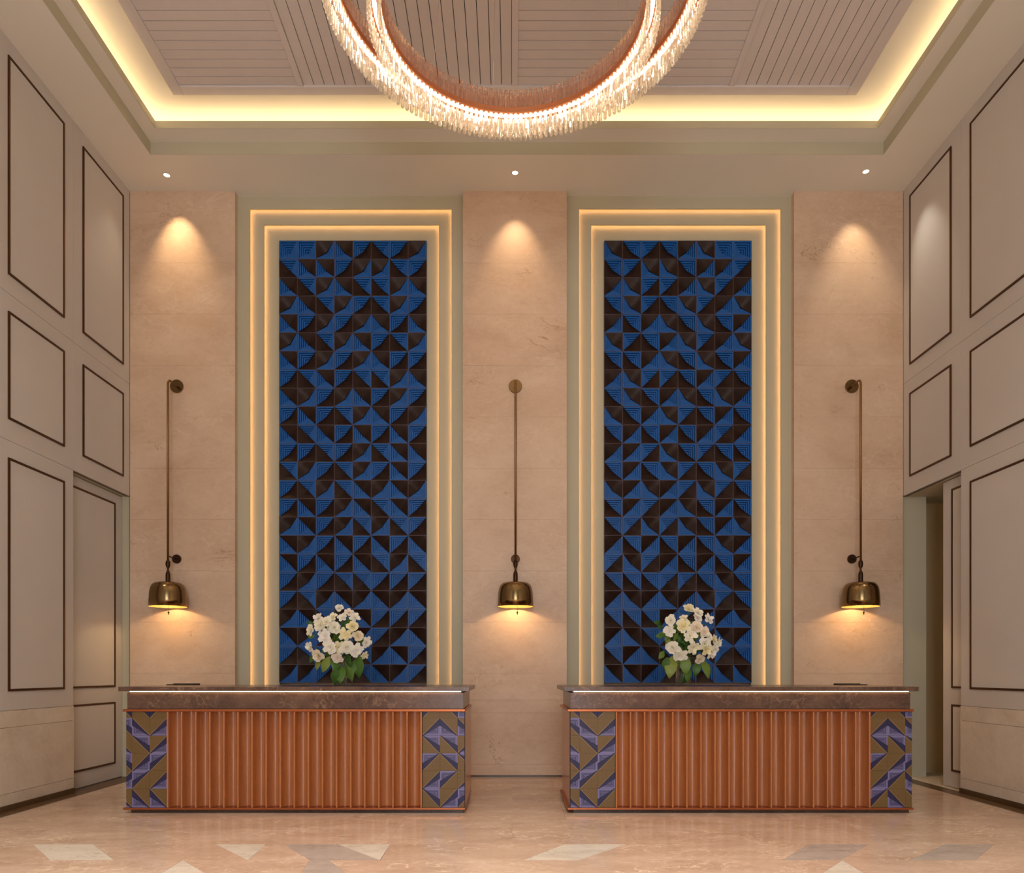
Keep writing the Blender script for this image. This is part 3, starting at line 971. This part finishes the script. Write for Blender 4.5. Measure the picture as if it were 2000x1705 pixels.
def bouquet(cx, ox, blooms, leaves, lab_v, lab_b, seed):
    rr = random.Random(seed)
    vr, vh = 0.068, 0.27
    x0 = px2x(cx, YV)
    vase = empty('glass_vase', (x0, YV, ZT1), label=lab_v, category='vase', group='glass vases on the counters')
    prof = [(0.0005, 0.002), (vr - 0.004, 0.002), (vr, 0.006), (vr, vh), (vr - 0.004, vh), (vr - 0.004, 0.014), (0.0005, 0.014)]
    mk('vase_body', MB().lathe(prof, n=40), 'glass', vase)
    root = empty('flower_bouquet', (x0, YV, ZT1 + 0.02), label=lab_b, category='bouquet', group='white flower bouquets on the counters')
    def W(zx, zy):
        return px2x(zx / 7.75 + ox, YV) - x0, px2z(zy / 7.75 + 1150, YV) - (ZT1 + 0.02)
    for i, (zx, zy, s) in enumerate(blooms):
        dx, dz = W(zx, zy)
        ccx, ccz = 0.0, 0.44
        rad = math.hypot(dx - ccx, dz - ccz) / 0.32
        dy = -0.20 * math.sqrt(max(0.0, 1 - min(1, rad) ** 2)) + rr.uniform(-.03, .03)
        out = Vector((dx - ccx, dy - 0.18, dz - ccz)).normalized()
        b = link('bloom', BLOOMS[i % 3], root, (dx, dy, dz))
        q = out.to_track_quat('-Y', 'Z')
        b.rotation_mode = 'QUATERNION'
        from mathutils import Quaternion
        b.rotation_quaternion = q @ Quaternion((0, 1, 0), rr.uniform(0, 6.28))
        b.scale = (s, s, s)
        p0 = (rr.uniform(-.035, .035), rr.uniform(-.035, .035), 0.005)
        neck = (p0[0] * -0.6, p0[1] * -0.6, 0.25)
        mk('stem', MB().tube([p0, neck, (dx * 0.6, dy * 0.6 + 0.02, 0.25 + (dz - 0.25) * 0.6), (dx - out.x * .004, dy - out.y * .004 + .004, dz - out.z * .004)], 0.0032, 6, cap=False), 'leaf', root)
    for i, (zx, zy, L, ang) in enumerate(leaves):
        dx, dz = W(zx, zy - 25)
        lf = link('leaf', LEAF, root, (dx, -0.085 + rr.uniform(-.04, .04), dz))
        lf.rotation_euler = (rr.uniform(-.3, .2), math.radians(ang), rr.uniform(-.5, .5))
        lf.scale = (L * rr.uniform(.7, .9), L * .82, L * .82)
    # foliage filling the heart of the bouquet
    for i in range(48):
        a = rr.uniform(0, 6.28); r = rr.uniform(0, .2); dz = rr.uniform(.3, .58)
        lf = link('leaf', LEAF, root, (r * math.cos(a), r * 0.6 * math.sin(a), dz))
        lf.rotation_euler = (rr.uniform(-.9, .9), rr.uniform(-2.6, 2.6), rr.uniform(-1, 1))
        L = rr.uniform(.07, .11); lf.scale = (L, L, L)
    return root
Lg, Md, Sm = 0.064, 0.053, 0.042
bouquet(663, 560,
    [(840, 310, Sm), (985, 375, Sm), (1070, 450, Md), (1060, 585, Md), (890, 450, Sm), (545, 470, Md), (595, 570, Lg), (425, 640, Md), (770, 440, Sm),
     (785, 600, Lg), (660, 735, Lg), (945, 700, Lg), (1120, 720, Md), (1230, 810, Md), (420, 880, Md), (545, 1010, Lg), (735, 890, Lg),
     (860, 900, Lg), (970, 890, Lg), (1105, 930, Lg), (1190, 1005, Sm), (830, 1045, Md), (680, 520, Md)],
    [(520, 1090, .13, 8), (690, 1050, .2, 22), (780, 1030, .2, 5), (930, 1000, .17, -18), (940, 1110, .25, -12), (1100, 1030, .26, 0), (1070, 1090, .2, 18),
     (790, 1220, .2, 6), (460, 560, .09, 95), (470, 740, .1, 80), (870, 640, .14, -150), (950, 590, .13, -140), (470, 1000, .13, 20), (850, 1180, .22, -6)],
    'clear glass vase holding flowers on the left reception counter', 'full bouquet of white and pinkish cream flowers on the left counter', 11)
bouquet(1334, 1230,
    [(860, 320, Md), (980, 380, Md), (1130, 475, Md), (560, 500, Md), (740, 580, Lg), (760, 470, Sm), (945, 600, Lg), (545, 655, Md), (840, 725, Lg),
     (1050, 665, Md), (1135, 735, Sm), (1310, 815, Md), (590, 895, Lg), (715, 1005, Lg), (900, 895, Lg), (1060, 840, Lg), (1180, 960, Lg),
     (1240, 880, Md), (1010, 1060, Md), (1230, 770, Sm), (1080, 920, Lg), (975, 460, Sm)],
    [(450, 555, .1, 95), (470, 600, .09, 75), (480, 740, .1, 85), (500, 970, .12, 40), (620, 1040, .27, 8), (680, 1020, .2, 18), (800, 1040, .22, 0), (1080, 1080, .24, -8),
     (1000, 1120, .18, 10), (830, 1180, .2, 2), (750, 1120, .1, 0), (1060, 620, .13, 20), (700, 700, .12, 40), (900, 760, .12, -20), (540, 1060, .16, 14)],
    'clear glass vase holding flowers on the right reception counter', 'full bouquet of yellowish white flowers on the right counter', 23)

# ------------------------------------------------------------------ ring chandelier
ZR = 5.93
RW = 0.07
def hexrod(h, r=0.0145):
    mb = MB()
    n = 6
    pr = [(0.004, 0.0), (r, 0.012), (r, h - 0.008), (0.006, h)]
    v = []; f = []
    for q, z in pr:
        for k in range(n):
            a = 2 * PI * k / n
            v.append((q * math.cos(a), q * math.sin(a), z))
    for i in range(len(pr) - 1):
        for k in range(n):
            f.append((i * n + k, i * n + (k + 1) % n, (i + 1) * n + (k + 1) % n, (i + 1) * n + k))
    f.append(tuple(reversed(range(n)))); f.append(tuple((len(pr) - 1) * n + k for k in range(n)))
    mb.add(v, f)
    return mb
ROD_H = 0.15
ROD_C = hexrod(ROD_H).mesh('crystal_rod', ['crystal'])
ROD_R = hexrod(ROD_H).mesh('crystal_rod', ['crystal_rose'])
def chandelier(cx, cy, R, zc, label, wires):
    root = empty('ring_chandelier', (cx, cy, zc), label=label, category='chandelier', group='crystal ring chandeliers')
    th = 0.02
    band = MB().lathe([(R - 0.012, -th), (R - 0.012, th), (R + RW + 0.012, th), (R + RW + 0.012, -th), (R - 0.012, -th)], n=128, smooth=False)
    mk('copper_band', band, 'copper', root)
    mk('led_strip', MB().lathe([(R + 0.022, -th - 0.001), (R + RW - 0.022, -th - 0.001)], n=128, smooth=False), 'led_ring', root, label='bright glowing strip under the copper band')
    rest_c, rest_r = MB(), MB()
    N = int(2 * PI * R / 0.041)
    for ri, (rad, up) in enumerate(((R + 0.0, True), (R + RW, True), (R + 0.0, False), (R + RW, False))):
        for k in range(N):
            a = 2 * PI * (k + 0.5 * (ri % 2)) / N
            x, y = rad * math.cos(a), rad * math.sin(a)
            z = th if up else -th - ROD_H
            jz = random.uniform(-.004, .004)
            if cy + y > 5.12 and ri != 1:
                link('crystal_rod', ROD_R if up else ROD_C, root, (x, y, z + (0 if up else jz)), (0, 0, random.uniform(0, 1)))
            else:
                h = hexrod(ROD_H)
                (rest_r if up else rest_c).add([(p[0] + x, p[1] + y, p[2] + z) for p in h.v], h.f)
    mk('crystal_rods_upper', rest_r, 'crystal_rose', root, kind='stuff')
    mk('crystal_rods_lower', rest_c, 'crystal', root, kind='stuff')
    ztop = ZB - 0.02 - zc
    for a in wires:
        x, y = (R + RW / 2) * math.cos(a), (R + RW / 2) * math.sin(a)
        mk('suspension_wire', MB().tube([(x, y, th), (x * 0.80, y * 0.80, ztop)], 0.0016, 5), 'wire', root)
    return root
chandelier(0.018, 5.03, 1.225, ZR, 'wider outer crystal ring of the chandelier with a copper band', (3.5, 4.3, 5.1, 5.9))
chandelier(0.011, 5.205, 0.93, ZR - 0.065, 'narrower inner crystal ring of the chandelier with a copper band', (2.31, 1.75, 0.5, 0.38, 4.0, 5.2))
